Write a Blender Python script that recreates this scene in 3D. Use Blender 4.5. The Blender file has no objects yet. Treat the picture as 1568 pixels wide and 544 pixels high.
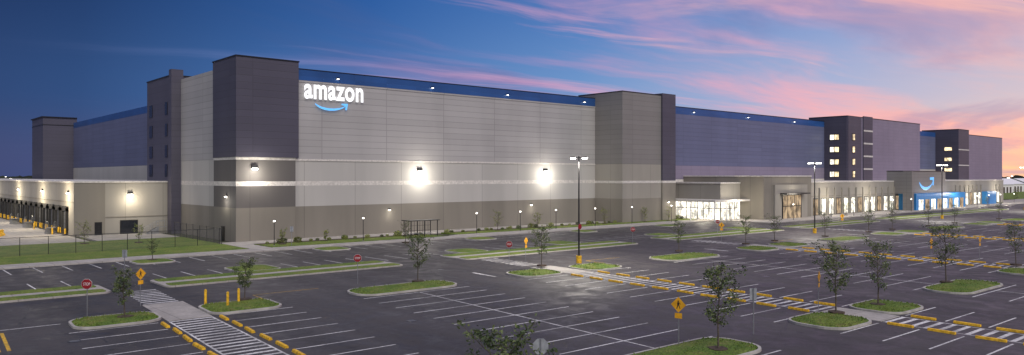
import bpy, math, random
from mathutils import Vector, Matrix
R=math.radians
scene=bpy.context.scene
def lin(c):
    o=[]
    for v in c:
        v/=255.0
        o.append(v/12.92 if v<=0.04045 else ((v+0.055)/1.055)**2.4)
    return (o[0],o[1],o[2],1)
def col(*c):
    if len(c)==1: return (c[0],c[0],c[0],1)
    return (c[0],c[1],c[2],1)
# ------------------------------------------------------------------ materials
class NT:
    def __init__(s,tree): s.t=tree; s.n=tree.nodes; s.l=tree.links
    def add(s,typ,**k):
        n=s.n.new(typ)
        for a,b in k.items(): setattr(n,a,b)
        return n
    def put(s,inp,v):
        if hasattr(v,'is_output') or isinstance(v,bpy.types.NodeSocket): s.l.new(v,inp)
        else: inp.default_value=v
    def m(s,op,a,b=None,c=None,clamp=False):
        n=s.add('ShaderNodeMath',operation=op); n.use_clamp=clamp
        s.put(n.inputs[0],a)
        if b is not None: s.put(n.inputs[1],b)
        if c is not None: s.put(n.inputs[2],c)
        return n.outputs[0]
    def mix(s,f,a,b,blend='MIX'):
        n=s.add('ShaderNodeMix',data_type='RGBA',blend_type=blend)
        s.put(n.inputs[0],f); s.put(n.inputs[6],a); s.put(n.inputs[7],b)
        return n.outputs[2]
    def rng(s,v,a,b,c=0.0,d=1.0,smooth=True):
        n=s.add('ShaderNodeMapRange'); n.interpolation_type='SMOOTHSTEP' if smooth else 'LINEAR'
        s.put(n.inputs[0],v); n.inputs[1].default_value=a;n.inputs[2].default_value=b;n.inputs[3].default_value=c;n.inputs[4].default_value=d
        return n.outputs[0]
    def noise(s,vec,scale,detail=3,rough=0.5,dist=0):
        n=s.add('ShaderNodeTexNoise'); s.l.new(vec,n.inputs['Vector'])
        n.inputs['Scale'].default_value=scale;n.inputs['Detail'].default_value=detail;n.inputs['Roughness'].default_value=rough
        n.inputs['Distortion'].default_value=dist
        return n.outputs[0]
    def vec(s,x,y,z):
        n=s.add('ShaderNodeCombineXYZ'); s.put(n.inputs[0],x);s.put(n.inputs[1],y);s.put(n.inputs[2],z); return n.outputs[0]
    def vmul(s,v,t):
        n=s.add('ShaderNodeVectorMath',operation='MULTIPLY'); s.l.new(v,n.inputs[0]); n.inputs[1].default_value=t; return n.outputs[0]
    def ramp(s,f,stops,interp='LINEAR'):
        n=s.add('ShaderNodeValToRGB'); n.color_ramp.interpolation=interp
        e=n.color_ramp.elements
        while len(e)<len(stops): e.new(0.5)
        for el,(p,c) in zip(e,stops): el.position=p; el.color=c
        s.l.new(f,n.inputs[0]); return n.outputs[0]
def base(name):
    m=bpy.data.materials.new(name); m.use_nodes=True
    t=NT(m.node_tree); b=m.node_tree.nodes['Principled BSDF']
    return m,t,b
def geo(t):
    g=t.add('ShaderNodeNewGeometry'); return g.outputs['Position']
def bump(t,b,h,strength,dist=0.02):
    n=t.add('ShaderNodeBump'); n.inputs['Strength'].default_value=strength;n.inputs['Distance'].default_value=dist
    t.l.new(h,n.inputs['Height']); t.l.new(n.outputs[0],b.inputs['Normal'])
def plain(name,c,rough=0.6,metal=0,var=0.15,scale=3,emit=None,es=0):
    m,t,b=base(name); p=geo(t)
    n=t.noise(p,scale,4)
    f=t.rng(n,0.3,0.7,1-var,1+var)
    t.put(b.inputs['Base Color'],t.mix(1.0,c,t.vec(f,f,f),'MULTIPLY'))
    b.inputs['Roughness'].default_value=rough;b.inputs['Metallic'].default_value=metal
    if emit: b.inputs['Emission Color'].default_value=emit;b.inputs['Emission Strength'].default_value=es
    return m
def wall(name,c,rib=1.0,ribw=0.07,ribd=0.3,vj=9.0,vjw=0.09,rough=0.55,stain=0.12,panelvar=0.08,metal=0.0):
    m,t,b=base(name); p=geo(t)
    s=t.add('ShaderNodeSeparateXYZ'); t.l.new(p,s.inputs[0])
    z=s.outputs[2]; xy=t.m('ADD',s.outputs[0],s.outputs[1])
    zr=t.m('DIVIDE',z,rib); zf=t.m('FRACT',zr); zi=t.m('FLOOR',zr)
    j=t.m('LESS_THAN',zf,ribw/rib)
    vr=t.m('DIVIDE',t.m('ADD',xy,500.0),vj); vf=t.m('FRACT',vr); vi=t.m('FLOOR',vr)
    k=t.m('LESS_THAN',vf,vjw/vj)
    jm=t.m('MAXIMUM',j,k)
    wn=t.add('ShaderNodeTexWhiteNoise'); wn.noise_dimensions='2D'
    t.l.new(t.vec(zi,vi,0.0),wn.inputs['Vector'])
    pv=t.rng(wn.outputs[0],0,1,1-panelvar,1+panelvar,False)
    st=t.noise(t.vmul(p,(0.2,0.2,0.04)),1.0,3,0.5)
    sf=t.rng(st,0.3,0.7,1-stain,1+stain*0.6)
    f=t.m('MULTIPLY',pv,sf)
    f=t.m('MULTIPLY',f,t.m('SUBTRACT',1.0,t.m('MULTIPLY',jm,ribd)))
    t.put(b.inputs['Base Color'],t.mix(1.0,c,t.vec(f,f,f),'MULTIPLY'))
    b.inputs['Roughness'].default_value=rough;b.inputs['Metallic'].default_value=metal
    bump(t,b,t.m('SUBTRACT',1.0,jm),0.4,0.03)
    return m
M={}
M['upper']=wall('metal_panel_grey',col(.405,.392,.385),rib=1.05,ribw=.1,ribd=.24,vj=12.2,vjw=.14,rough=.5,panelvar=.045,stain=.06)
M['upper_shaded']=wall('metal_panel_grey_shaded',col(.125,.14,.235),rib=1.05,ribw=.1,ribd=.22,vj=12.2,vjw=.12,rough=.5,panelvar=.05,stain=.07)  # grey panel in shadow: shade and bluish sky tint painted into the colour
M['upper3']=wall('metal_panel_mauve',col(.235,.205,.28),rib=1.05,ribw=.09,ribd=.18,vj=4.0,vjw=.12,rough=.5,panelvar=.035,stain=.06)
M['light']=wall('precast_light',col(.45,.435,.41),rib=30,ribw=.01,vj=9.15,vjw=.09,rough=.8,stain=.07,panelvar=.035,ribd=.35)
M['tan']=wall('precast_tan',col(.235,.215,.18),rib=30,ribw=.01,vj=9.15,vjw=.09,rough=.85,stain=.12,panelvar=.04,ribd=.35)
M['tanl']=wall('precast_beige',col(.33,.31,.27),rib=30,ribw=.01,vj=6.1,vjw=.08,rough=.85,stain=.1,panelvar=.035,ribd=.3)
M['trim']=plain('pale_trim',col(.60,.57,.53),.7)
M['dark']=wall('metal_panel_dark',col(.078,.073,.102),rib=1.05,ribw=.1,ribd=.2,vj=12.2,vjw=.1,rough=.5,panelvar=.05,stain=.06)
M['dark2']=wall('precast_dark',col(.13,.12,.115),rib=30,ribw=.01,vj=9.15,vjw=.06,rough=.8)
M['towergrey']=wall('metal_panel_taupe',col(.225,.215,.205),rib=1.05,ribw=.1,ribd=.2,vj=12.2,vjw=.1,rough=.5,panelvar=.04,stain=.06)
M['navy']=wall('blue_band_panel',col(.022,.085,.27),rib=2.0,ribw=.01,ribd=.1,vj=6.1,vjw=.06,rough=.4)
M['blue']=plain('bright_blue_panel',col(.03,.27,.66),.4,0,.08)
M['black']=plain('black_rubber',col(.015),.7)
M['tar']=plain('crack_sealant',col(.018),.5)
M['frame']=plain('dark_metal',col(.03,.03,.033),.4,.5)
M['steel']=plain('galvanised_steel',col(.35,.36,.37),.4,.7)
M['glassd']=plain('dark_glass',col(.02,.022,.03),.1)
M['kerb']=plain('kerb_concrete',col(.42,.40,.36),.9,0,.18,1.2)
m,t,b=base('concrete'); p=geo(t); s=t.add('ShaderNodeSeparateXYZ'); t.l.new(p,s.inputs[0])
jx=t.m('LESS_THAN',t.m('FRACT',t.m('DIVIDE',t.m('ADD',s.outputs[0],400),2.4)),.03); jy=t.m('LESS_THAN',t.m('FRACT',t.m('DIVIDE',t.m('ADD',s.outputs[1],400),2.4)),.03)
f=t.m('MULTIPLY',t.m('SUBTRACT',1.0,t.m('MULTIPLY',t.m('MAXIMUM',jx,jy),.35)),t.m('MULTIPLY',t.rng(t.noise(p,.5,5,.65),.3,.7,.8,1.12),t.rng(t.noise(p,6,4,.7),.3,.7,.9,1.1)))
t.put(b.inputs['Base Color'],t.mix(1.0,col(.40,.375,.34),t.vec(f,f,f),'MULTIPLY')); b.inputs['Roughness'].default_value=.9; M['concrete']=m
M['yellow']=plain('yellow_paint',col(.78,.45,.02),.6,0,.3,5)
M['red']=plain('red_sign',col(.26,.01,.016),.4)
M['whitep']=plain('white_sign',col(.8),.5)
M['signy']=plain('yellow_sign',col(.85,.42,.02),.4)
M['greyback']=plain('sign_back_aluminium',col(.4,.42,.44),.45,.6)
M['lens']=plain('lamp_lens',col(.9),.3,emit=col(1,.96,.86),es=24)
M['lens2']=plain('lamp_lens_small',col(.9),.3,emit=col(1,.95,.85),es=8)
M['signlit']=plain('lit_letter',col(.8),.3,emit=col(.95,.97,1),es=.85)
M['smile']=plain('lit_smile',col(.1,.4,.8),.3,emit=col(.14,.5,1.0),es=.8)
M['bark']=plain('bark',col(.10,.08,.06),.9,0,.3,9)
def winmat(name,c,s):
    m,t,b=base(name); p=geo(t)
    n=t.noise(t.vmul(p,(1,1,.7)),.9,3,.6)
    f=t.rng(n,.35,.65,.3,1.2)
    b.inputs['Base Color'].default_value=col(.05); b.inputs['Roughness'].default_value=.15
    b.inputs['Emission Color'].default_value=c
    t.l.new(t.m('MULTIPLY',f,s),b.inputs['Emission Strength'])
    return m
M['winwarm']=winmat('lit_window_warm',col(1,.78,.45),1.7)
M['winwhite']=winmat('lit_window_white',col(1,.94,.80),1.9)
M['windim']=winmat('dim_window',col(1,.7,.4),.5)
# asphalt
m,t,b=base('asphalt'); p=geo(t)
n1=t.noise(p,.05,5,.6); n2=t.noise(t.vmul(p,(1,.05,1)),.35,3,.5); n3=t.noise(p,14,3,.7); n4=t.noise(p,.5,5,.65,.6); n5=t.noise(p,1.1,4,.6,.3)
f=t.m('ADD',t.m('ADD',t.rng(n1,.3,.7,-.22,.22),t.rng(n2,.3,.7,-.22,.22)),t.m('ADD',t.rng(n3,.3,.7,-.15,.15),t.rng(n4,.35,.7,-.16,.2)))
f=t.m('ADD',f,1.0); f=t.m('MULTIPLY',f,t.rng(n5,.60,.72,1.0,.55))
t.put(b.inputs['Base Color'],t.mix(1.0,col(.054,.0495,.048),t.vec(f,f,f),'MULTIPLY'))
t.put(b.inputs['Roughness'],t.rng(n4,.3,.7,.45,.8)); bump(t,b,n3,.25,.02); M['asphalt']=m
def paint(name,c):
    m,t,b=base(name); p=geo(t)
    n=t.noise(p,5,5,.7); n2=t.noise(p,.35,4,.6)
    f=t.m('MULTIPLY',t.rng(n,.36,.52,.4,1.0),t.rng(n2,.35,.6,.5,1.0))
    t.put(b.inputs['Base Color'],t.mix(f,col(.06,.056,.054),c)); b.inputs['Roughness'].default_value=.7
    return m
M['paintw']=paint('white_marking',col(.8,.79,.76)); M['painty']=paint('yellow_marking',col(.75,.45,.03))
def grassmat(name,a,bc,cc):
    m,t,b=base(name); p=geo(t)
    n=t.noise(p,.35,5,.65); n2=t.noise(p,7,5,.75); n3=t.noise(p,1.4,4,.6)
    c1=t.mix(t.rng(n,.35,.65),a,bc); c2=t.mix(t.rng(n3,.52,.72,0,.75),c1,cc)
    f=t.rng(n2,.3,.7,.4,1.6)
    t.put(b.inputs['Base Color'],t.mix(1.0,c2,t.vec(f,f,f),'MULTIPLY')); b.inputs['Roughness'].default_value=.95
    bump(t,b,n2,.9,.1); return m
M['grass']=grassmat('lawn_grass',col(.095,.165,.018),col(.165,.215,.030),col(.21,.19,.06))
M['field']=grassmat('field_grass',col(.04,.05,.02),col(.06,.06,.03),col(.08,.07,.04))
M['leafa']=plain('leaf_dark',col(.050,.078,.024),.6,0,.4,6)
M['leafb']=plain('leaf_light',col(.12,.155,.045),.6,0,.4,6)
M['leafy']=plain('leaf_yellow_green',col(.26,.28,.06),.6,0,.4,6)
M['leaffar']=plain('far_foliage',col(.03,.04,.03),.9,0,.4,.02)
M['mulch']=plain('mulch',col(.07,.05,.035),.95,0,.4,4)
m,t,b=base('chainlink_mesh')
tr=t.add('ShaderNodeBsdfTransparent'); mx=t.add('ShaderNodeMixShader'); mx.inputs[0].default_value=.22
b.inputs['Base Color'].default_value=col(.12); out=m.node_tree.nodes['Material Output']
t.l.new(tr.outputs[0],mx.inputs[1]);t.l.new(b.outputs[0],mx.inputs[2]);t.l.new(mx.outputs[0],out.inputs[0]); M['chain']=m
# ------------------------------------------------------------------ mesh builder
class MB:
    def __init__(s): s.v=[];s.f=[];s.mi=[];s.mats=[]
    def mat(s,k):
        if k not in s.mats: s.mats.append(k)
        return s.mats.index(k)
    def poly(s,pts,k):
        i=len(s.v); s.v+=[tuple(p) for p in pts]; s.f.append(tuple(range(i,i+len(pts)))); s.mi.append(s.mat(k))
    def box(s,x0,x1,y0,y1,z0,z1,k,T=None):
        i=len(s.v)
        P=[(x0,y0,z0),(x1,y0,z0),(x1,y1,z0),(x0,y1,z0),(x0,y0,z1),(x1,y0,z1),(x1,y1,z1),(x0,y1,z1)]
        if T: P=[T(*q) for q in P]
        s.v+=P
        for f in ((0,3,2,1),(4,5,6,7),(0,1,5,4),(1,2,6,5),(2,3,7,6),(3,0,4,7)):
            s.f.append(tuple(i+q for q in f)); s.mi.append(s.mat(k))
    def cyl(s,p0,p1,r0,r1,k,n=8,cap=True):
        p0=Vector(p0);p1=Vector(p1);d=(p1-p0)
        if d.length<1e-6:return
        d.normalize(); a=d.orthogonal().normalized(); c=d.cross(a); i=len(s.v)
        for P,r in ((p0,r0),(p1,r1)):
            for q in range(n):
                w=2*math.pi*(q+.5)/n; s.v.append(tuple(P+a*math.cos(w)*r+c*math.sin(w)*r))
        for q in range(n):
            s.f.append((i+q,i+(q+1)%n,i+n+(q+1)%n,i+n+q)); s.mi.append(s.mat(k))
        if cap:
            s.f.append(tuple(i+n+q for q in range(n))); s.mi.append(s.mat(k))
            s.f.append(tuple(i+n-1-q for q in range(n))); s.mi.append(s.mat(k))
    def prism(s,pts,z0,z1,k,kside=None):
        n=len(pts)
        s.poly([(x,y,z1) for x,y in pts],k)
        for q in range(n):
            a=pts[q];b2=pts[(q+1)%n]
            s.poly([(a[0],a[1],z0),(b2[0],b2[1],z0),(b2[0],b2[1],z1),(a[0],a[1],z1)],kside or k)
    def mesh(s,name):
        me=bpy.data.meshes.new(name); me.from_pydata(s.v,[],s.f)
        for k in s.mats: me.materials.append(M[k])
        me.polygons.foreach_set('material_index',s.mi); me.update(); return me
    def obj(s,name,parent=None,loc=(0,0,0),rz=0):
        return link(name,s.mesh(name),parent,loc,rz)
def link(name,data,parent=None,loc=(0,0,0),rz=0):
    o=bpy.data.objects.new(name,data); scene.collection.objects.link(o); o.location=loc; o.rotation_euler=(0,0,rz)
    if parent: o.parent=parent
    return o
def empty(name,loc=(0,0,0),rz=0):
    o=link(name,None,None,loc,rz); o.empty_display_size=.5; return o
def textmesh(txt,w,h,k,ext=.03,bold=0.0):
    cu=bpy.data.curves.new('t','FONT'); cu.body=txt; cu.size=1; cu.extrude=0; cu.offset=bold; cu.space_character=1.0+bold*2.5
    o=bpy.data.objects.new('t',cu); scene.collection.objects.link(o)
    bpy.context.view_layer.update()
    dg=bpy.context.evaluated_depsgraph_get(); me=bpy.data.meshes.new_from_object(o.evaluated_get(dg))
    bpy.data.objects.remove(o)
    xs=[v.co.x for v in me.vertices];ys=[v.co.y for v in me.vertices]
    x0,x1,y0,y1=min(xs),max(xs),min(ys),max(ys)
    for v in me.vertices:
        X=(v.co.x-x0)/(x1-x0)*w; Y=(v.co.y-y0)/(y1-y0)*h
        v.co=(X,-ext,Y)     # upright, facing -y
    me.materials.clear(); me.materials.append(M[k]); return me
# ------------------------------------------------------------------ ground
g=MB(); g.poly([(-9000,-9000,-.03),(9000,-9000,-.03),(9000,9000,-.03),(-9000,9000,-.03)],'field'); g.obj('ground')
g=MB(); g.box(-80,520,-80,97.0,-.2,0,'asphalt'); g.obj('parking_lot_asphalt')
g=MB(); g.box(-160,28.3,128,330,-.02,.012,'concrete'); g.obj('truck_court_pavement')
OX,OY=57.4,56.5
def L(a,b): return (OX+.9995*a+.07*b, OY-.02*a+.9975*b)
def rrect(x0,x1,y0,y1,r,n=6,T=None):
    pts=[]
    for cx,cy,a0 in ((x1-r,y1-r,0),(x0+r,y1-r,90),(x0+r,y0+r,180),(x1-r,y0+r,270)):
        for q in range(n+1):
            w=R(a0+90*q/n); pts.append((cx+r*math.cos(w),cy+r*math.sin(w)))
    return [T(*p) for p in pts] if T else pts
rnd=random.Random(4)
def island(x0,x1,y0,y1,r,T=None,tuft=True):
    y0+=rnd.uniform(-.25,.3); y1+=rnd.uniform(-.3,.25); r*=rnd.uniform(.8,1.05)
    o=rrect(x0,x1,y0,y1,r,6,T); i=rrect(x0+.18,x1-.18,y0+.18,y1-.18,max(r-.18,.1),6,T)
    m=MB(); n=len(o)
    for q in range(n):
        a,b2,c,d=o[q],o[(q+1)%n],i[(q+1)%n],i[q]
        m.poly([(a[0],a[1],0),(b2[0],b2[1],0),(b2[0],b2[1],.15),(a[0],a[1],.15)],'kerb')
        m.poly([(a[0],a[1],.15),(b2[0],b2[1],.15),(c[0],c[1],.15),(d[0],d[1],.15)],'kerb')
    cx=sum(p[0] for p in i)/n; cy=sum(p[1] for p in i)/n
    k=MB(); rings=[i]
    for s_ in (.85,.6,.3):
        rings.append([(cx+(p[0]-cx)*s_,cy+(p[1]-cy)*s_) for p in i])
    hs=[.14,.2,.26,.3]
    for ri in range(3):
        for q in range(n):
            A,B,C,D=rings[ri][q],rings[ri][(q+1)%n],rings[ri+1][(q+1)%n],rings[ri+1][q]
            k.poly([(A[0],A[1],hs[ri]),(B[0],B[1],hs[ri]),(C[0],C[1],hs[ri+1]),(D[0],D[1],hs[ri+1])],'grass')
    k.poly([(p[0],p[1],.3) for p in rings[3]],'grass')
    if tuft and .661*cx+.75*cy<115:
        for q in range(1500):
            s_=rnd.random()**.5; pp=i[rnd.randrange(n)]; p2=i[rnd.randrange(n)]; f=rnd.random()
            ex,ey=pp[0]*f+p2[0]*(1-f),pp[1]*f+p2[1]*(1-f)
            x=cx+(ex-cx)*s_; y=cy+(ey-cy)*s_; z=.16+.1*(1-s_); a=rnd.uniform(0,6.28); w_=.05; h=rnd.uniform(.06,.15)
            k.poly([(x-math.cos(a)*w_,y-math.sin(a)*w_,z-.02),(x+math.cos(a)*w_,y+math.sin(a)*w_,z-.02),(x+rnd.uniform(-.05,.05),y+rnd.uniform(-.05,.05),z+h)],'grass')
    e=empty('traffic_island'); m.obj('kerb',e); k.obj('grass',e)
    return e
st=MB()
def sq(a0,a1,b0,b1,k='paintw',z=.005):
    st.poly([(*L(a0,b0),z),(*L(a1,b0),z),(*L(a1,b1),z),(*L(a0,b1),z)],k)
w=.065
walks=[-39,0,41,82,123,164,205]
dbl=[-59.5,-20,20.5,61.5,102.5,143.5,184.5]
bays=[(-29.6,-2.6),(-61.4,-34.4)]
for b0,b1 in bays:
    for q in range(11):
        b=b0+(b1-b0)*q/10
        for c in walks:
            sq(c-7.5,c-2.15,b-w,b+w); sq(c+2.15,c+7.5,b-w,b+w)
        for c in dbl:
            sq(c-5.4,c+5.4,b-w,b+w)
    for c in dbl: sq(c-w,c+w,b0,b1,z=.009)
for c in walks:
    for b0,b1 in bays:
        sq(c-1.5,c-1.37,b0,b1); sq(c+1.37,c+1.5,b0,b1)
        b=b0+.3
        while b<b1-.3:
            sq(c-1.37,c+1.37,b,b+.3); b+=.85
    if c in (-39,0,41,82,123):
        b=6.0
        while b<14.3: sq(c-1.3,c+1.3,b,b+.34); b+=.95
ws=MB()
hw=[(-.09,0),(-.07,.11),(-.05,.13),(.05,.13),(.07,.11),(.09,0)]
A=[(x,-.8,z) for x,z in hw];B=[(x,.8,z) for x,z in hw]
ws.poly(A[::-1],'yellow');ws.poly(B,'yellow')
for q in range(5): ws.poly([A[q],A[q+1],B[q+1],B[q]],'yellow')
wsm=ws.mesh('wheel_stop')
for c in walks[:5]:
    for b0,b1 in bays:
        for q in range(10):
            b=b0+(b1-b0)*(q+.5)/10
            for sg in (-1,1):
                x,y=L(c+sg*(1.95+rnd.uniform(-.07,.07)),b+rnd.uniform(-.12,.12))
                o=link('wheel_stop',wsm,None,(x,y,.002),R(-4)+rnd.uniform(-.05,.05)); o.scale=(1.35,1.05,1.2)
for c in dbl[0:6]:
    island(c-5.2,c+5.2,-2.3,2.4,1.9,L); island(c-5.2,c+5.2,-34.2,-29.8,1.9,L)
sl=MB()
for c in walks[:6]:
    island(c+1.55,c+7.1,-2.3,2.4,1.6,L); island(c-7.1,c-1.55,-2.3,2.4,1.6,L)
    island(c+1.55,c+7.1,-34.2,-29.8,1.6,L); island(c-7.1,c-1.55,-34.2,-29.8,1.6,L)
    for b0,b1 in ((-2.45,5.6) if c==-39 else (-2.45,4.2),(-34.3,-29.7)):
        sl.prism([L(c-1.5,b0),L(c+1.5,b0),L(c+1.5,b1),L(c-1.5,b1)],0,.03,'concrete')
sl.obj('crossing_pavement')
for q in range(2):
    sq(-50.5+.5*q,-50.3+.5*q,-6,0.2,'painty')
sq(-52.5,-46.5,1.2,1.32)
for c in (-29,11,52): sq(c-3,c+3,5.1,5.22,'painty'); sq(c-3,c-2.88,2.2,5.1,'painty')
for c in (-9,31,72): sq(c,c+.35,1.0,5.0)
def uq(x0,x1,y0,y1,k='paintw',z=.005): st.poly([(x0,y0,z),(x1,y0,z),(x1,y1,z),(x0,y1,z)],k)
x=-45
while x<150:
    uq(x-w,x+w,91.2,96.6)
    if not (16<x<22): uq(x-w,x+w,77.2,82.6)
    x+=2.75
st.obj('parking_stall_markings')
cs=MB(); rc_=random.Random(21)
for q in range(34):
    x=rc_.uniform(5,110); y=rc_.uniform(12,70); a=rc_.choice((0,math.pi/2))+rc_.uniform(-.25,.25)
    for k in range(rc_.randint(6,16)):
        a+=rc_.uniform(-.35,.35); nx,ny=x+math.cos(a)*.9,y+math.sin(a)*.9; wx,wy=-math.sin(a)*.035,math.cos(a)*.035
        cs.poly([(x-wx,y-wy,.0025),(x+wx,y+wy,.0025),(nx+wx,ny+wy,.0025),(nx-wx,ny-wy,.0025)],'tar'); x,y=nx,ny
cs.obj('crack_sealant')
m=MB(); m.cyl((0,0,0),(0,0,.008),.38,.38,'frame',20)
for q in range(5): m.box(-.26,.26,-.24+q*.11,-.2+q*.11,.008,.014,'steel')
dm=m.mesh('storm_drain')
for p_ in ((29.5,44),(48,66),(69,40),(89,47),(10.5,52),(74,67)): link('storm_drain',dm,None,(p_[0],p_[1],0))
md=MB(); gr=MB()
segs=[(-80,17.3),(21.7,47),(55.5,88),(97,130),(138,171),(180,260)]
for a,b_ in segs:
    md.prism(rrect(a,b_,71.3,77.0,.8),0,.14,'concrete')
    for y0,y1 in ((71.5,73.3),(74.9,76.8)):
        gr.prism(rrect(a+.4,b_-.4,y0,y1,.4),.1,.19,'grass')
md.obj('median_pavement'); gr.obj('median_lawn')
fp=MB()
fp.box(-80,470,97,100.6,0,.15,'concrete')
fp.box(41.5,156,107.3,112.79,0,.14,'concrete')
fp.box(76,150,100.6,102.2,0,.145,'concrete')
fp.box(41.4,44.4,100.6,107.3,0,.145,'concrete')
fp.box(147,400,84,96.9,0,.155,'concrete')
fp.obj('pavement')
lw=MB()
lw.box(-160,41.2,100.7,127.8,0,.18,'grass'); lw.box(44.6,74,100.8,107.1,0,.2,'grass'); lw.box(78,147,102.4,107.2,0,.2,'grass')
lw.box(29.0,41,127.8,140.5,0,.17,'concrete')
lw.box(376,700,101,300,-.01,.16,'grass'); lw.box(540,700,-60,100.9,-.01,.05,'grass')
lw.obj('lawn')
for q in (4,33,62,80,104,128):
    island(q-2.4,q+2.4,77.3,82.2,1.2,None,False)
for q in (-6,27,50,76,100,124): island(q-2.2,q+2.2,91.6,96.2,1.2,None,False)
# ------------------------------------------------------------------ warehouse
X0,X1=44.2,372.0; YF=112.8; YB=300
wb=empty('warehouse_building')
def stack(m,x0,x1,y0,y1,up,top=27.0,band=True,low=('tan','light','trim','light')):
    m.box(x0,x1,y0,y1,0,5.2,low[0]); m.box(x0,x1,y0,y1,5.2,8.5,low[1]); m.box(x0,x1,y0,y1,8.5,9.2,low[2]); m.box(x0,x1,y0,y1,9.2,12.6,low[3])
    m.box(x0,x1,y0,y1,12.6,25.3 if band else top,up)
    if band: m.box(x0,x1,y0,y1,25.3,top,'navy')
m=MB()
stack(m,141.7,229,YF,YB,'upper_shaded',low=('tan','tan','trim','upper3')); stack(m,285,319.8,YF,YB,'upper_shaded',)
m.obj('middle_hall',wb)
m=MB(); m.box(53.7,123.68,YF-.12,YF-.01,12.45,12.75,'trim'); m.box(54.2,123.68,YF-.1,YF-.06,25.0,25.28,'upper')
m.box(54.2,123.6,YF-.12,YF+.5,27.03,27.15,'frame'); m.box(141.8,228.8,YF-.1,YF+.5,27.01,27.15,'frame')
m.obj('cornice_trim',wb)
m=MB()
m.box(44.0,54,112.3,121.8,12.9,28,'dark'); m.box(43.9,54.1,112.2,121.9,28,28.2,'frame')
m.box(44.1,53.6,112.6,121.7,0,5.2,'tan'); m.box(44.1,53.6,112.6,121.7,5.2,8.5,'dark2'); m.box(44.1,53.6,112.6,121.7,8.5,9.2,'trim'); m.box(44.1,53.6,112.6,121.7,9.2,12.5,'dark2'); m.box(44.05,53.65,112.55,121.75,12.5,12.9,'trim')
m.obj('corner_tower',wb)
m=MB()
m.box(123.7,136.9,105,YF+5,12.6,28,'towergrey'); m.box(123.6,136.9,104.9,YF+5,28,28.15,'frame')
m.box(123.7,136.9,105,YF+5,0,5.2,'tan');m.box(123.7,136.9,105,YF+5,5.2,8.5,'tanl');m.box(123.65,136.9,104.95,YF+5,8.5,9.0,'trim');m.box(123.7,136.9,105,YF+5,9.0,12.6,'tanl')
m.box(136.9,141.7,104.6,YF+5,0,8.5,'tan'); m.box(136.9,141.7,104.6,YF+5,8.5,9.0,'trim'); m.box(136.9,141.7,104.6,YF+5,9.0,28.5,'dark')
m.obj('second_tower',wb)
m=MB()
m.box(229,285,105.6,YF+5,0,28.3,'upper3'); m.box(228.9,229,105.7,YF+5,0,28.3,'dark'); m.box(228.8,285.1,105.5,YF+5,28.3,28.5,'frame')
m.box(229,238,105.3,105.6,8,28.3,'dark')
m.box(239.5,246,105.3,105.6,8,28.8,'dark'); 
for z in (12,16,20,24): m.box(239.5,246,105.2,105.3,z,z+.5,'trim')
for z in (22,18.2,14.4,10.6):
    m.box(228.78,228.9,108,111,z-.9,z+.9,'frame'); m.box(228.74,228.78,108.15,109.4,z-.75,z+.75,'winwarm'); m.box(228.74,228.78,109.6,110.85,z-.75,z+.75,'winwhite')
    m.box(231.6,233.4,105.2,105.3,z-1.1,z+1.1,'frame'); m.box(231.8,233.2,105.16,105.2,z-.9,z+.9,'winwarm'); m.box(231.8,233.2,105.12,105.16,z-.05,z+.05,'frame')
m.obj('office_tower',wb)
m=MB()
m.box(319.8,331,104.6,YF+5,0,27.9,'dark'); m.box(319.7,331,104.5,YF+5,27.9,28.1,'frame')
m.box(331,372,104.8,YB,0,26.2,'upper3'); m.box(331,372,104.7,YB,26.2,26.4,'frame')
for z in (12.5,16.5,20.5): 
    m.box(319.55,319.8,107,109.5,z-.6,z+.6,'winwarm')
m.box(319.7,331,104.5,104.6,14,14.4,'trim');m.box(319.7,331,104.5,104.6,20,20.4,'trim')
m.obj('end_tower',wb)
m=MB()
m.box(43.0,54,139.1,153,0,27.6,'dark'); m.box(42.9,54,139.0,153.1,27.6,27.8,'frame')
m.box(42.6,44.6,137.6,139.0,0,28.6,'dark')
for z in (22,18.2,14.4,11):
    m.box(42.9,42.99,149.6,151.4,z-1.1,z+1.1,'glassd'); m.box(42.9,42.99,141.0,142.2,z-1.1,z+1.1,'glassd')
m.box(46.6,56,274,292,0,28.4,'dark'); m.box(46.2,56,273.6,292.4,28.4,28.7,'frame'); m.box(46.5,56,273.9,292,26,26.2,'frame')
m.obj('stair_tower',wb)
m=MB(); stack(m,X0,123.7,YF,153,'upper',band=False,top=26.9); m.box(54,123.7,YF-.05,153,25.3,27.02,'navy')
m.obj('main_hall',wb)
m=MB(); stack(m,55,123.7,153,YB,'upper_shaded'); m.obj('rear_hall',wb)
m=MB()
for x in (61,80,98,120,160,185,210,300):
    m.box(x-.25,x+.25,YF-.5,YF-.06,26.0,26.2,'frame'); m.box(x-.14,x+.14,YF-.47,YF-.2,25.93,26.0,'lens2')
m.obj('parapet_lights',wb)
m=MB(); m.box(43.9,44.04,117,118.1,0.1,2.3,'frame')
m.obj('service_door',wb)
def wallpack(x,y,z,nx,ny,power,parent,size=1.0,off=1.1,c=(1,.93,.80)):
    m=MB(); ang=math.atan2(ny,nx)-math.pi/2
    def T(a,b,c_):
        ca,sa=math.cos(ang),math.sin(ang); return (x+a*ca-b*sa,y+a*sa+b*ca,z+c_)
    m.box(-.3*size,.3*size,0.01,.25*size,0,.35*size,'frame',T); m.box(-.24*size,.24*size,.08,.27*size,-.12*size,-.002,'lens',T)
    m.obj('wall_lamp',parent)
    l=bpy.data.lights.new('wall_lamp_light','POINT'); l.energy=power; l.color=c; l.shadow_soft_size=.5
    link('wall_lamp_light',l,parent,T(0,off,-.9))
wallpack(77.3,YF,10.9,0,-1,950,wb,1.6,2.3); wallpack(108.4,YF,11.0,0,-1,1050,wb,1.6,2.3); wallpack(46.9,112.6,11.2,0,-1,850,wb,1.5,2.0)
wallpack(44.1,116.3,6.9,-1,0,130,wb,.9)
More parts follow.
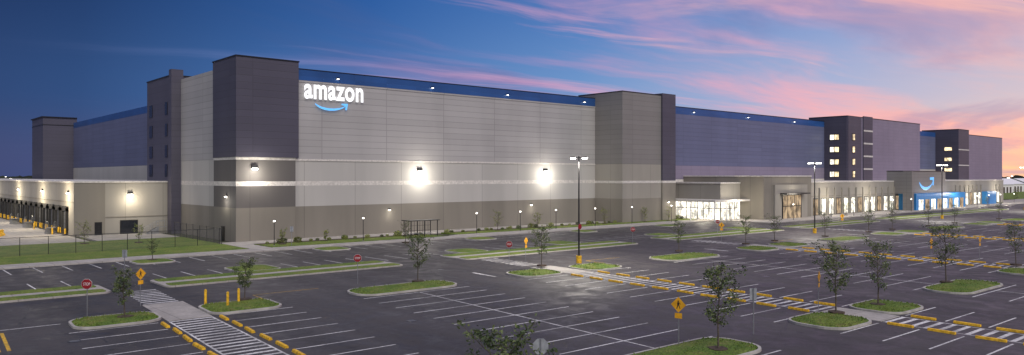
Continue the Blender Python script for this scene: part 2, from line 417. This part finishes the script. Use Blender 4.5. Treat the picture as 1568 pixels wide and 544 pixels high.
for x in (71,104.5): wallpack(x,YF,4.2,0,-1,45,wb,.7,1.0)
wallpack(139,104.6,4.2,0,-1,45,wb,.7,1.0)
sg=empty('building_sign',(55.0,YF-.25,0))
o=link('lettering',textmesh('amazon',10.7,2.4,'signlit',.12,.028),sg,(0,0,22.35))
m=MB()
def arc(cx,cz,rx,rz,a0,a1,th,k,y=-.15,n=24):
    P=[];Q=[]
    for q in range(n+1):
        f=q/n;a=R(a0+(a1-a0)*f); tt=th*(.35+.65*math.sin(math.pi*min(f*1.0+.08,1)))
        P.append((cx+rx*math.cos(a),y,cz+rz*math.sin(a)));Q.append((cx+(rx)*math.cos(a),y,cz+rz*math.sin(a)-tt))
    for q in range(n): m.poly([P[q],Q[q],Q[q+1],P[q+1]],k)
arc(4.7,22.3,3.1,1.25,205,332,.36,'smile')
m.poly([(6.6,-.15,21.95),(7.75,-.15,22.0),(7.6,-.15,20.95),(7.3,-.15,20.95),(7.35,-.15,21.6),(6.6,-.15,21.75)],'smile')
m.obj('smile_arrow',sg)
# ------------------------------------------------------------------ dock building
db=empty('loading_dock_building')
m=MB()
m.box(28.4,44.0,141,330,0,8.9,'tanl'); m.box(28.25,44.0,140.85,330,8.9,9.15,'trim'); m.box(28.35,33.0,140.95,141,0,8.9,'tan')
m.box(33.0,43.9,140.93,140.99,3.0,3.15,'tan')
m.box(35.3,38.1,140.9,141,0,2.5,'frame'); m.box(35.5,37.9,140.86,140.9,.1,2.35,'glassd'); m.box(31.4,32.5,140.88,140.95,0,2.3,'frame')
m.box(28.33,28.4,141.1,330,5.6,5.75,'tan')
y=147
while y<320:
    m.box(28.0,28.4,y-1.9,y-1.35,.9,4.6,'black'); m.box(28.0,28.4,y+1.35,y+1.9,.9,4.6,'black'); m.box(28.0,28.4,y-1.9,y+1.9,4.1,4.9,'black'); m.box(28.3,28.4,y-1.35,y+1.35,1.2,4.1,'steel')
    for zz in (1.9,2.6,3.3): m.box(28.27,28.3,y-1.35,y+1.35,zz,zz+.05,'frame')
    m.box(27.9,28.4,y-1.5,y+1.5,.3,1.2,'black')
    m.box(27.8,28.0,y-1.9,y-1.6,.3,1.2,'yellow'); m.box(27.8,28.0,y+1.6,y+1.9,.3,1.2,'yellow')
    y+=5.4
m.obj('walls',db)
for yy in (145,167,193,226): wallpack(28.4,yy,7.2,-1,0,1500,db,1.1,2.8,(1,.86,.62))
wallpack(36.9,141,6.9,0,-1,480,db,1.2,1.6,(1,.88,.68))
def stair(loc,rz):
    m=MB()
    for q in range(7): m.box(0,1.2,q*.28,(q+1)*.28,0,.17*(7-q)+.001*q,'steel')
    m.box(0,1.2,-1.4,0,1.12,1.2,'steel')
    for x in (0,1.2):
        m.cyl((x,-1.3,2.2),(x,0,2.2),.03,.03,'steel'); m.cyl((x,0,2.2),(x,2,1.1),.03,.03,'steel'); m.cyl((x,0,1.7),(x,2,.6),.02,.02,'steel')
        for yy,z in ((-1.3,0),(0,0),(1,.5),(2,0)): m.cyl((x,yy,0),(x,yy,2.2 if yy<=0 else (1.65 if yy==1 else 1.1)),.03,.03,'steel')
    m.obj('steel_staircase',None,loc,rz)
stair((40.5,137.5,.1),R(90)); stair((26.2,151,.0),R(0)); stair((26.2,172,0),0); stair((26.2,188,0),0)
def bollard(x,y,h=1.2,r=.09):
    m=MB(); m.cyl((0,0,0),(0,0,h),r,r,'yellow',12); m.cyl((0,0,h),(0,0,h+.06),r,r*.4,'yellow',12); m.cyl((0,0,0),(0,0,.03),r*1.8,r*1.8,'concrete',12); m.obj('bollard',None,(x,y,.0))
for y in (149.5,155,166): bollard(26.8,y,1.1,.12)
m=MB()
for q in range(3):
    x=q*2.2
    pr=[(-.35,0),(.35,0),(.3,.25),(.12,.5),(.1,1.0),(-.1,1.0),(-.12,.5),(-.3,.25)]
    A=[(x,y_,z_) for y_,z_ in pr];B=[(x+2.0,y_,z_) for y_,z_ in pr]
    m.poly(A,'yellow');m.poly(B[::-1],'yellow')
    for k in range(8): m.poly([A[k],B[k],B[(k+1)%8],A[(k+1)%8]],'yellow')
m.obj('traffic_barrier',None,(18,147,.02),R(70))
# ------------------------------------------------------------------ entrance annex
en=empty('entrance_building')
m=MB()
YA=92.0; XE=328
m.box(178,XE,YA,YF-.02,0,8.4,'tanl'); m.box(177.9,XE+.1,YA-.1,YF-.02,8.4,8.7,'trim'); m.box(178,XE,YA-.06,YA,4.9,5.05,'tan')
m.box(156,178,YA-1,YF-.02,0,9.9,'tan'); m.box(155.85,178.1,YA-1.15,YF-.02,9.9,10.15,'trim'); m.box(160,175,YA-1.6,YA-1,0,8.0,'tanl')
m.box(163,172,YA-1.68,YA-1.6,0,5.8,'frame'); m.box(163.3,171.7,YA-1.72,YA-1.68,.15,2.9,'windim'); m.box(163.3,171.7,YA-1.72,YA-1.68,3.1,5.5,'windim'); m.box(162,173,YA-3.4,YA-1.72,5.8,6.1,'frame')
for q in range(5): m.box(163.2+q*2.1,163.3+q*2.1,YA-1.77,YA-1.72,.15,5.6,'frame')
x=181
k=0
while x<XE-4:
    if not (231<x<272) and not (300<x<313):
        m.box(x-.1,x+2.3,YA-.09,YA,.2,4.5,'frame'); m.box(x,x+2.2,YA-.13,YA-.09,.35,4.3,'winwhite' if k%3 else 'windim'); m.box(x+1.05,x+1.15,YA-.16,YA-.13,.35,4.3,'frame')
        m.box(x+2.7,x+3.1,YA-.35,YA,0,7.0,'tanl')
    k+=1; x+=4.1
m.obj('low_wing',en)
m=MB()
m.box(232,272,YA-5,YA-.15,0,4.9,'blue')
for q in range(8): 
    xx=234+q*4.7; m.box(xx,xx+3.2,YA-5.06,YA-5,.1,3.2,'windim' if q%2 else 'winwhite')
m.box(229,262,YA-2.5,YA+2,4.95,11.4,'towergrey'); m.box(228.9,262.1,YA-2.6,YA+2,11.4,11.6,'frame'); m.box(229,230.5,YA-5,YA-2.5,0,11.4,'towergrey')
m.box(303,313,YA-2,YA-.15,0,4.6,'blue')
m.obj('blue_entrance',en)
m=MB(); 
arc(246,9.3,5.5,2.6,200,335,.9,'smile',YA-2.62)
m.poly([(249,YA-2.62,9.6),(252.2,YA-2.62,9.7),(251.8,YA-2.62,7.2),(251,YA-2.62,7.2),(251.2,YA-2.62,8.9),(249,YA-2.62,8.9)],'smile')
m.obj('entrance_smile',en)
m=MB()
m.box(148,156,97,YF-.05,4.7,8.3,'tanl'); m.box(147.8,155.9,96.8,YF-.05,8.3,8.6,'trim'); m.box(148.3,155.9,97.3,YF-.1,.1,4.7,'winwhite')
y=97.0
while y<112:
    m.box(148.2,148.3,y,y+.12,.1,4.7,'frame'); y+=1.55
for x in (148.3,150.2,152.1,154): m.box(x,x+.12,97.2,97.3,.1,4.7,'frame')
m.box(148.15,155.9,97.15,97.2,2.6,2.75,'frame'); m.box(148.15,148.2,97.15,112,2.6,2.75,'frame')
m.box(142,156,94.4,96.95,4.3,4.75,'trim'); m.box(142,147.95,97,109,4.3,4.75,'trim')
for x,y in ((142.3,94.7),(147,94.7),(152,94.7),(142.3,101),(142.3,106)): m.cyl((x,y,.1),(x,y,4.3),.14,.14,'whitep',10)
m.obj('glazed_lobby',en)
def area(name,loc,energy,size,parent,c=(1,.9,.72),kind='POINT'):
    l=bpy.data.lights.new(name,kind); l.energy=energy;l.color=c;l.shadow_soft_size=size
    if kind=='SPOT': l.spot_size=R(150); l.spot_blend=.6
    return link(name,l,parent,loc)
area('canopy_light',(144.5,99,4.0),900,.4,en); area('canopy_light',(150,92.6,4.4),900,.4,en)
for x in (186,210,262,290,318): area('soffit_light',(x,88.0 if x!=262 else 84.0,4.8),900,.3,en)
area('soffit_light',(167.5,87.0,5.4),500,.3,en)
# ------------------------------------------------------------------ lot lamp poles
def octo(m,x,y,z,r,k,th=.02):
    pts=[(x+r*math.cos(R(22.5+45*q)),z+r*math.sin(R(22.5+45*q))) for q in range(8)]
    m.poly([(a,y-th,c) for a,c in pts][::-1],k); m.poly([(a,y,c) for a,c in pts],'greyback')
    for q in range(8):
        a,b=pts[q],pts[(q+1)%8]; m.poly([(a[0],y,a[1]),(b[0],y,b[1]),(b[0],y-th,b[1]),(a[0],y-th,a[1])],'greyback')
def lamp_pole(x,y,h=12.3,power=9500,sign=False):
    e=empty('street_lamp',(x,y,0))
    m=MB(); m.cyl((0,0,0),(0,0,.85),.32,.32,'yellow',16); m.cyl((0,0,.85),(0,0,.95),.2,.16,'frame',10); m.cyl((0,0,.95),(0,0,h),.11,.08,'frame',8)
    m.cyl((-.9,0,h-.15),(.9,0,h-.15),.035,.035,'frame',6); m.cyl((0,-.9,h-.15),(0,.9,h-.15),.035,.035,'frame',6)
    for dx,dy in ((.95,0),(-.95,0),(0,.95),(0,-.95)):
        m.box(dx-.28,dx+.28,dy-.2,dy+.2,h-.2,h-.08,'frame'); m.box(dx-.24,dx+.24,dy-.17,dy+.17,h-.29,h-.2,'lens')
    m.obj('pole',e)
    if sign:
        k=MB(); octo(k,0,-.14,4.2,.32,'red'); k.obj('sign_plate',e)
    area('lamp_light',(0,0,h-.6),power,.5,e,(1,.93,.80),'SPOT')
lamp_pole(63.5,60.4,12.3,10000,True); lamp_pole(127.8,64.7,12.5); lamp_pole(194,67,12.8); lamp_pole(262,68,12.8); lamp_pole(330,70,12.8)
m=MB(); m.cyl((0,0,0),(0,0,.1),.14,.14,'concrete',10); m.cyl((0,0,.1),(0,0,3.4),.055,.045,'frame',8); m.cyl((0,0,3.42),(0,0,3.6),.12,.14,'lens2',10); m.cyl((0,0,3.6),(0,0,3.68),.2,.14,'frame',10)
pm=m.mesh('lamp_post')
for i,(x,y) in enumerate([(45.6,102.5),(59,101),(81.4,101.5),(91,101),(100,101),(110.8,101),(122,101),(134,100),(146,93),(160,86),(178,86),(189,85.5),(200,86),(211,85),(222,84.5),(275,84.5),(288,85),(300,85),(315,85),(335,86),(355,86)]):
    link('lamp_post',pm,None,(x,y,.15))
# ------------------------------------------------------------------ signs
stopm=textmesh('STOP',.46,.2,'whitep',0)
def stop(x,y,rz=0,back=False,h=2.75):
    e=empty('stop_sign',(x,y,.0),rz+(math.pi if back else 0))
    m=MB(); m.cyl((0,0,0),(0,0,h),.03,.03,'steel',8); octo(m,0,-.06,h-.35,.38,'whitep',.01); octo(m,0,-.075,h-.35,.365,'red',.01)
    m.obj('plate_and_post',e); link('legend',stopm,e,(-.23,-.095,h-.45))
def ped(x,y,rz=0,h=2.8,name='pedestrian_crossing_sign'):
    e=empty(name,(x,y,0),rz)
    m=MB(); m.cyl((0,0,0),(0,0,h),.03,.03,'steel',8)
    z=h-.3; r=.46
    m.poly([(0,-.05,z-r),(r,-.05,z),(0,-.05,z+r),(-r,-.05,z)],'signy'); m.poly([(-r,-.04,z),(0,-.04,z+r),(r,-.04,z),(0,-.04,z-r)],'greyback')
    m.box(-.22,.22,-.05,-.04,z-r-.34,z-r-.03,'signy')
    y=-.055
    m.poly([(-.05,y,z+.16),(.03,y,z+.16),(.04,y,z+.24),(-.04,y,z+.24)],'black'); m.poly([(-.07,y,z-.02),(.05,y,z-.02),(.05,y,z+.14),(-.06,y,z+.14)],'black')
    m.poly([(-.12,y,z-.24),(-.07,y,z-.24),(.0,y,z-.02),(-.06,y,z-.02)],'black'); m.poly([(.09,y,z-.24),(.13,y,z-.24),(.05,y,z-.02),(0,y,z-.02)],'black')
    m.poly([(.05,y,z+.1),(.14,y,z+.02),(.14,y,z+.05),(.05,y,z+.13)],'black')
    m.obj('plate_and_post',e)
rc=R(-35)
stop(12.9,60,rc); stop(35.8,62.3,rc); stop(55.8,63.8,rc); stop(86.3,71.3,rc,h=2.6); stop(112,74,rc,h=2.6); stop(23.3,24.5,rc,back=True)
ped(17.1,62.6,R(20)); ped(59.4,65,R(20)); ped(54.7,27.4,R(15)); ped(36.6,26.8,R(-75)); ped(101,66,R(-50)); ped(93.6,33.5,R(0));ped(101.7,31,R(0)); ped(141,66,rc)
def plate(x,y,h=2.9):
    m=MB(); m.cyl((0,0,0),(0,0,h),.035,.035,'steel',8); m.box(-.23,.23,.04,.05,h-.75,h,'greyback'); m.obj('parking_sign',None,(x,y,0),rc)
plate(43.2,25.9); plate(20.3,79.5); plate(47.5,101)
for (x,y) in ((20.9,59.4),(21.7,57.0),(23.0,58.2)): bollard(x,y,1.25,.1)
m=MB()
for x in (0,2.6,5.2):
    for y in (0,2): m.box(x-.05,x+.05,y-.05,y+.05,0,2.6,'frame')
m.box(-.3,5.5,-.3,2.3,2.6,2.72,'frame')
for z in (.9,1.7): m.box(0,5.2,1.97,2.02,z,z+.05,'frame')
m.box(.2,5.0,1.4,1.75,.45,.52,'steel')
for x in (.4,2.6,4.8): m.box(x-.03,x+.03,1.5,1.6,0,.45,'steel')
for q in range(9): m.box(.3+q*.55,.33+q*.55,1.97,2.01,.2,2.5,'frame')
m.obj('bus_shelter',None,(68.3,102.0,.15))
m=MB(); x=-60
while x<=41:
    m.cyl((x,110,0),(x,110,2.5),.04,.04,'frame',6); x+=3.05
m.cyl((-60,110,2.45),(41,110,2.45),.03,.03,'frame',6); m.poly([(-60,110,.2),(41,110,.2),(41,110,2.43),(-60,110,2.43)],'chain')
for y in (110,113,116,119,122,125,128,131): m.cyl((41,y,0),(41,y,2.5),.04,.04,'frame',6)
m.cyl((41,110,2.45),(41,131,2.45),.03,.03,'frame',6); m.poly([(41,110.1,.2),(41,131,.2),(41,131,2.43),(41,110.1,2.43)],'chain')
m.obj('chainlink_fence')
# ------------------------------------------------------------------ trees
def tree(x,y,h,seed,name='tree',leaves=900,spread=.23,low=.28,mats=('leafa','leafb'),ls=.075,z=.2):
    r=random.Random(seed); m=MB()
    h*=r.uniform(.96,1.04); spread*=r.uniform(.85,1.2); lean=r.uniform(-.03,.03)
    pts=[Vector((0,0,0))]
    for q in range(1,7):
        pts.append(Vector((r.uniform(-.05,.05)*q*.4+lean*q,r.uniform(-.05,.05)*q*.4,h*.93*q/6)))
    tr=.035+h*.006
    for q in range(6): m.cyl(pts[q],pts[q+1],tr*(1-q/6.6),tr*(1-(q+1)/6.6),'bark',7,False)
    tips=[]
    nb=int(12+h*1.5)
    for q in range(nb):
        f=low+(.92-low)*(q/nb); seg=min(int(f*6/.93),5); ff=(f*6/.93)-seg; p=pts[seg].lerp(pts[seg+1],min(ff,1))
        prof=math.sin(math.pi*min(1,max(0,(f-low*.6)/(1.08-low*.6)))) ** .7
        ln=h*spread*prof*r.uniform(.6,1.4); a=q*2.4+r.uniform(-.6,.6)
        d=Vector((math.cos(a),math.sin(a),r.uniform(.5,1.2))); e=p+d*ln
        mid=p.lerp(e,.5)+Vector((0,0,-.04*ln))
        m.cyl(p,mid,tr*.4,tr*.25,'bark',5,False); m.cyl(mid,e,tr*.25,.006,'bark',4,False)
        for s_ in (.5,.78,1.0): tips.append((p.lerp(e,s_),ln))
        for w_ in range(2):
            sgn=r.choice((-1,1)); e2=mid+Vector((d.y*sgn,-d.x*sgn,.5))*ln*r.uniform(.3,.5); m.cyl(mid,e2,tr*.18,.005,'bark',4,False); tips.append((e2,ln))
    tips.append((pts[6],h*.08)); tips.append((pts[6]+Vector((0,0,h*.04)),h*.06))
    cl=[(t_,ln_,r.choice(mats),r.uniform(.3,1.6)) for t_,ln_ in tips if r.random()<.82]
    tot=sum(c[3] for c in cl)
    for c,ln,mt,wt in cl:
        for q in range(int(leaves*wt/tot)):
            R_=.045*h*.6*(.6+wt*.5)
            o=Vector((r.gauss(0,R_),r.gauss(0,R_),r.gauss(0,R_*.9))); pz=c+o
            if pz.z<h*low*.7: continue
            s_=ls*r.uniform(.6,1.4); u=Vector((r.uniform(-1,1),r.uniform(-1,1),r.uniform(-.8,.8))).normalized(); v=u.orthogonal().normalized(); v.rotate(Matrix.Rotation(r.uniform(0,6.28),3,u))
            mm=mt if r.random()<.75 else r.choice(mats)
            m.poly([pz-u*s_,pz+v*s_*.5,pz+u*s_,pz-v*s_*.5],mm)
    pr=[(math.cos(R(a))*.55*r.uniform(.85,1.1),math.sin(R(a))*.55*r.uniform(.85,1.1)) for a in range(0,360,30)]
    m.prism(pr,-.02,.13,'mulch')
    return m.obj(name,None,(x,y,z),r.uniform(0,6))
T=[(14.6,57.1,3.3,1050),(23.8,59.0,3.0,1100),(40.0,58.6,4.3,1300),(57.2,60.0,4.3,1100),(82,60.0,3.8,700),(98,60,4,700),(106,60,3.7,600),(53.3,25.4,4.9,1700),(58.9,24.8,4.7,1200),(76.3,26,5.1,1500),(37,24.4,4.9,1700),(97,26,4.4,900),(17.3,19.9,4.15,1900),
 (120,59,4,550),(135,58.5,4,550),(145,58.5,4,500),(161,58,4,450),(175,58,4,450),(200,57,4,400),(118,26,4.5,600),(140,27,4.5,600),(180,27,4.5,500),(220,56,4,400),(245,56,4,400),(62,94,3,300),(27,94,2.5,300)]
for i,(x,y,h,n) in enumerate(T): tree(x,y,h,i+11,leaves=n)
for i,(x,y,h) in enumerate([(26.3,124,3.0),(32.7,120.4,2.7),(47.5,104,2.0),(89,105,3.3),(99,105,2.8),(118,105,3.2),(130,104,3),(137,103,3.2),(55,105.5,1.5),(190,88,3),(215,87,3),(290,86,3),(388,104,4),(405,108,4.5),(430,104,4)]):
    tree(x,y,h,i+80,leaves=420,mats=('leafb','leafy'),spread=.3,low=.2,name='young_tree',z=.15)
def shrub(seed,mats):
    r=random.Random(seed); m=MB()
    for q in range(7): 
        a=r.uniform(0,6.28); m.cyl((0,0,0),(math.cos(a)*.3,math.sin(a)*.3,r.uniform(.3,.6)),.015,.006,'bark',4,False)
    for q in range(260):
        a=r.uniform(0,6.28); rr=r.random()**.5*.45; z=r.uniform(.05,.65)*(1-rr*.7)
        p=Vector((math.cos(a)*rr,math.sin(a)*rr,z)); u=Vector((r.uniform(-1,1),r.uniform(-1,1),r.uniform(-.6,1))).normalized(); v=u.orthogonal(); s_=r.uniform(.04,.09)
        m.poly([p-u*s_,p+v*s_*.6,p+u*s_,p-v*s_*.6],r.choice(mats))
    return m.mesh('shrub')
sm=[shrub(1,('leafb','leafy')),shrub(2,('leafb','leafy','leafy')),shrub(3,('leafa','leafb','leafb'))]
rs=random.Random(9)
for i in range(60):
    x=46+i*1.7+rs.uniform(-.7,.7)
    if 74<x<78 or rs.random()<.15: continue
    y=106.3+rs.uniform(-.8,.4)
    o=link('shrub',sm[i%3],None,(x,y,.18),rs.uniform(0,6)); s_=rs.uniform(.6,1.5); o.scale=(s_,s_,s_)
m=MB(); m.box(44.8,73.8,105.4,107.0,.15,.22,'mulch'); m.box(78.2,146.5,105.6,107.1,.15,.22,'mulch'); m.obj('planting_bed')
m=MB(); r=random.Random(5)
for q in range(2600):
    a=r.uniform(-60,120); d=r.uniform(1400,2000)
    x=math.cos(R(a))*d; y=math.sin(R(a))*d; hh=r.uniform(4,10)*(1 if r.random()<.8 else 1.5); ww=r.uniform(8,22)
    tx,ty=-math.sin(R(a)),math.cos(R(a))
    pts=[]
    n=7
    for k in range(n): 
        f=k/(n-1)*2-1; pts.append((x+tx*f*ww,y+ty*f*ww,hh*(math.sqrt(max(0,1-f*f))*.8+r.uniform(0,.25))))
    m.poly([(x-tx*ww,y-ty*ww,-1)]+pts+[(x+tx*ww,y+ty*ww,-1)],'leaffar')
m.obj('distant_trees')
m=MB()
for q in range(44):
    a=r.uniform(78,100) if q<24 else r.uniform(10,20); d=r.uniform(500,1300); x=math.cos(R(a))*d; y=math.sin(R(a))*d; hh=r.uniform(6,10)
    m.cyl((x,y,0),(x,y,hh),.12,.12,'frame',5); m.box(x-.6,x+.6,y-.6,y+.6,hh,hh+.3,'lens2')
m.obj('distant_street_lights')
for (x,y,wd) in ((497,142,28),(540,148,30),(585,150,30)):
    m=MB(); m.box(0,wd,0,16,0,5,'whitep'); m.poly([(-.5,-.5,5.003),(wd+.5,-.5,5.003),(wd+.5,8,8.5),(-.5,8,8.5)],'whitep'); m.poly([(-.5,8,8.5),(wd+.5,8,8.5),(wd+.5,16.5,5.003),(-.5,16.5,5.003)],'whitep'); m.poly([(-.01,0,5),(-.01,16,5),(-.01,8,8.4)],'whitep')
    for q in range(4): m.box(3+q*6,6+q*6,-.05,0,0,3.5,'frame')
    m.obj('storage_shed',None,(x,y,.1))
# ------------------------------------------------------------------ world
wld=bpy.data.worlds.new('World'); scene.world=wld; wld.use_nodes=True
t=NT(wld.node_tree); bg=t.n['Background']
tc=t.add('ShaderNodeTexCoord'); s=t.add('ShaderNodeSeparateXYZ'); t.l.new(tc.outputs['Generated'],s.inputs[0])
dx,dy,dz=s.outputs; sx=t.m('MULTIPLY_ADD',dx,.5,.5)
z=t.m('MAXIMUM',dz,0.0)
hor=t.ramp(sx,[(0,lin((80,90,130))),(.5,lin((58,66,106))),(.6,lin((66,80,124))),(.75,lin((122,126,174))),(.86,lin((190,165,185))),(.95,lin((255,196,160))),(1,lin((255,205,155)))])
mid=t.ramp(sx,[(0,lin((80,95,140))),(.5,lin((34,58,106))),(.6,lin((37,72,124))),(.75,lin((66,112,174))),(.86,lin((106,146,198))),(.95,lin((165,175,208))),(1,lin((210,190,195)))])
top=t.ramp(sx,[(0,lin((90,105,150))),(.5,lin((17,40,84))),(.6,lin((20,52,102))),(.75,lin((35,86,154))),(.86,lin((68,116,182))),(.95,lin((115,145,200))),(1,lin((150,155,200)))])
zen=t.ramp(sx,[(0,lin((155,155,178))),(1,lin((140,145,180)))])
c=t.mix(t.rng(z,0,.10),hor,mid); c=t.mix(t.rng(z,.08,.24),c,top); c=t.mix(t.rng(z,.3,.75),c,zen)
den=t.m('ADD',z,.06)
px=t.m('DIVIDE',dx,den); py=t.m('DIVIDE',dy,den)
wv=t.vec(t.m('MULTIPLY',px,.35),t.m('MULTIPLY',py,.35),7.0)
warp=t.m('MULTIPLY',t.m('SUBTRACT',t.noise(wv,.8,3,.5),.5),1.6)
pyw=t.m('ADD',py,warp)
v1=t.vec(t.m('MULTIPLY',px,.17),t.m('MULTIPLY',t.m('ADD',pyw,t.m('MULTIPLY',px,.10)),.62),0.0)
n1=t.noise(v1,1.0,6,.58,.4)
v2=t.vec(t.m('MULTIPLY',px,.30),t.m('MULTIPLY',t.m('SUBTRACT',pyw,t.m('MULTIPLY',px,.35)),.8),3.3)
n2=t.noise(v2,.9,6,.58,.6)
v3=t.vec(t.m('MULTIPLY',px,.5),t.m('MULTIPLY',pyw,1.8),5.1)
n3=t.noise(v3,1.0,6,.6,.4)
v4=t.vec(t.m('MULTIPLY',px,.22),t.m('MULTIPLY',t.m('ADD',pyw,t.m('MULTIPLY',px,.22)),1.1),9.4)
n4=t.noise(v4,1.0,7,.62,.7)
bias=t.m('MULTIPLY',t.m('SUBTRACT',dx,.66),.24)
side=t.rng(dx,.32,.66)
k1=t.m('ADD',t.m('ADD',n1,bias),t.m('MULTIPLY',t.m('SUBTRACT',n3,.5),.24))
cl1=t.m('MULTIPLY',t.rng(k1,.43,.68),side)
pink=t.ramp(sx,[(.6,lin((90,105,155))),(.74,lin((140,128,182))),(.84,lin((205,145,185))),(.93,lin((245,168,180))),(1,lin((255,185,160)))])
cl2=t.m('MULTIPLY',t.rng(n2,.47,.66),t.rng(dx,.10,.55))
dark=t.ramp(sx,[(.55,lin((32,56,102))),(.8,lin((72,98,156))),(.92,lin((112,124,176))),(1,lin((170,148,180)))])
c=t.mix(t.m('MULTIPLY',cl1,.86),c,pink)
c=t.mix(t.m('MULTIPLY',cl2,.58),c,dark)
# thin wisps spreading over the centre
wisp=t.ramp(sx,[(.5,lin((52,74,124))),(.7,lin((108,126,180))),(.84,lin((215,160,190))),(.95,lin((255,190,175))),(1,lin((255,200,170)))])
c=t.mix(t.m('MULTIPLY',t.m('MULTIPLY',t.rng(n4,.52,.70),t.rng(dx,.05,.6)),.6),c,wisp)
sky=t.add('ShaderNodeTexSky',sky_type='NISHITA'); sky.sun_disc=False; sky.sun_elevation=R(1); sky.sun_rotation=R(90)
c=t.mix(.012,c,sky.outputs[0],'ADD')
t.l.new(c,bg.inputs[0]); bg.inputs[1].default_value=1.05
dusk_fill=bpy.data.lights.new('dusk_fill','SUN'); dusk_fill.energy=2.1; dusk_fill.angle=R(50); dusk_fill.color=(1,.94,.87)  # broad warm fill from behind the camera, added to stand for residual skylight
so=link('dusk_fill',dusk_fill); so.rotation_euler=Vector((.25,.72,-.62)).to_track_quat('-Z','Y').to_euler()
cam=bpy.data.cameras.new('camera'); cam.lens=26.66; cam.sensor_width=36; cam.clip_end=20000; cam.shift_y=-2/1568
co=link('camera',cam); co.location=(0,0,10); co.rotation_euler=(R(90),0,-math.atan2(.661,.75)); scene.camera=co
scene.view_settings.view_transform='Standard'; scene.view_settings.look='None'; scene.view_settings.exposure=0
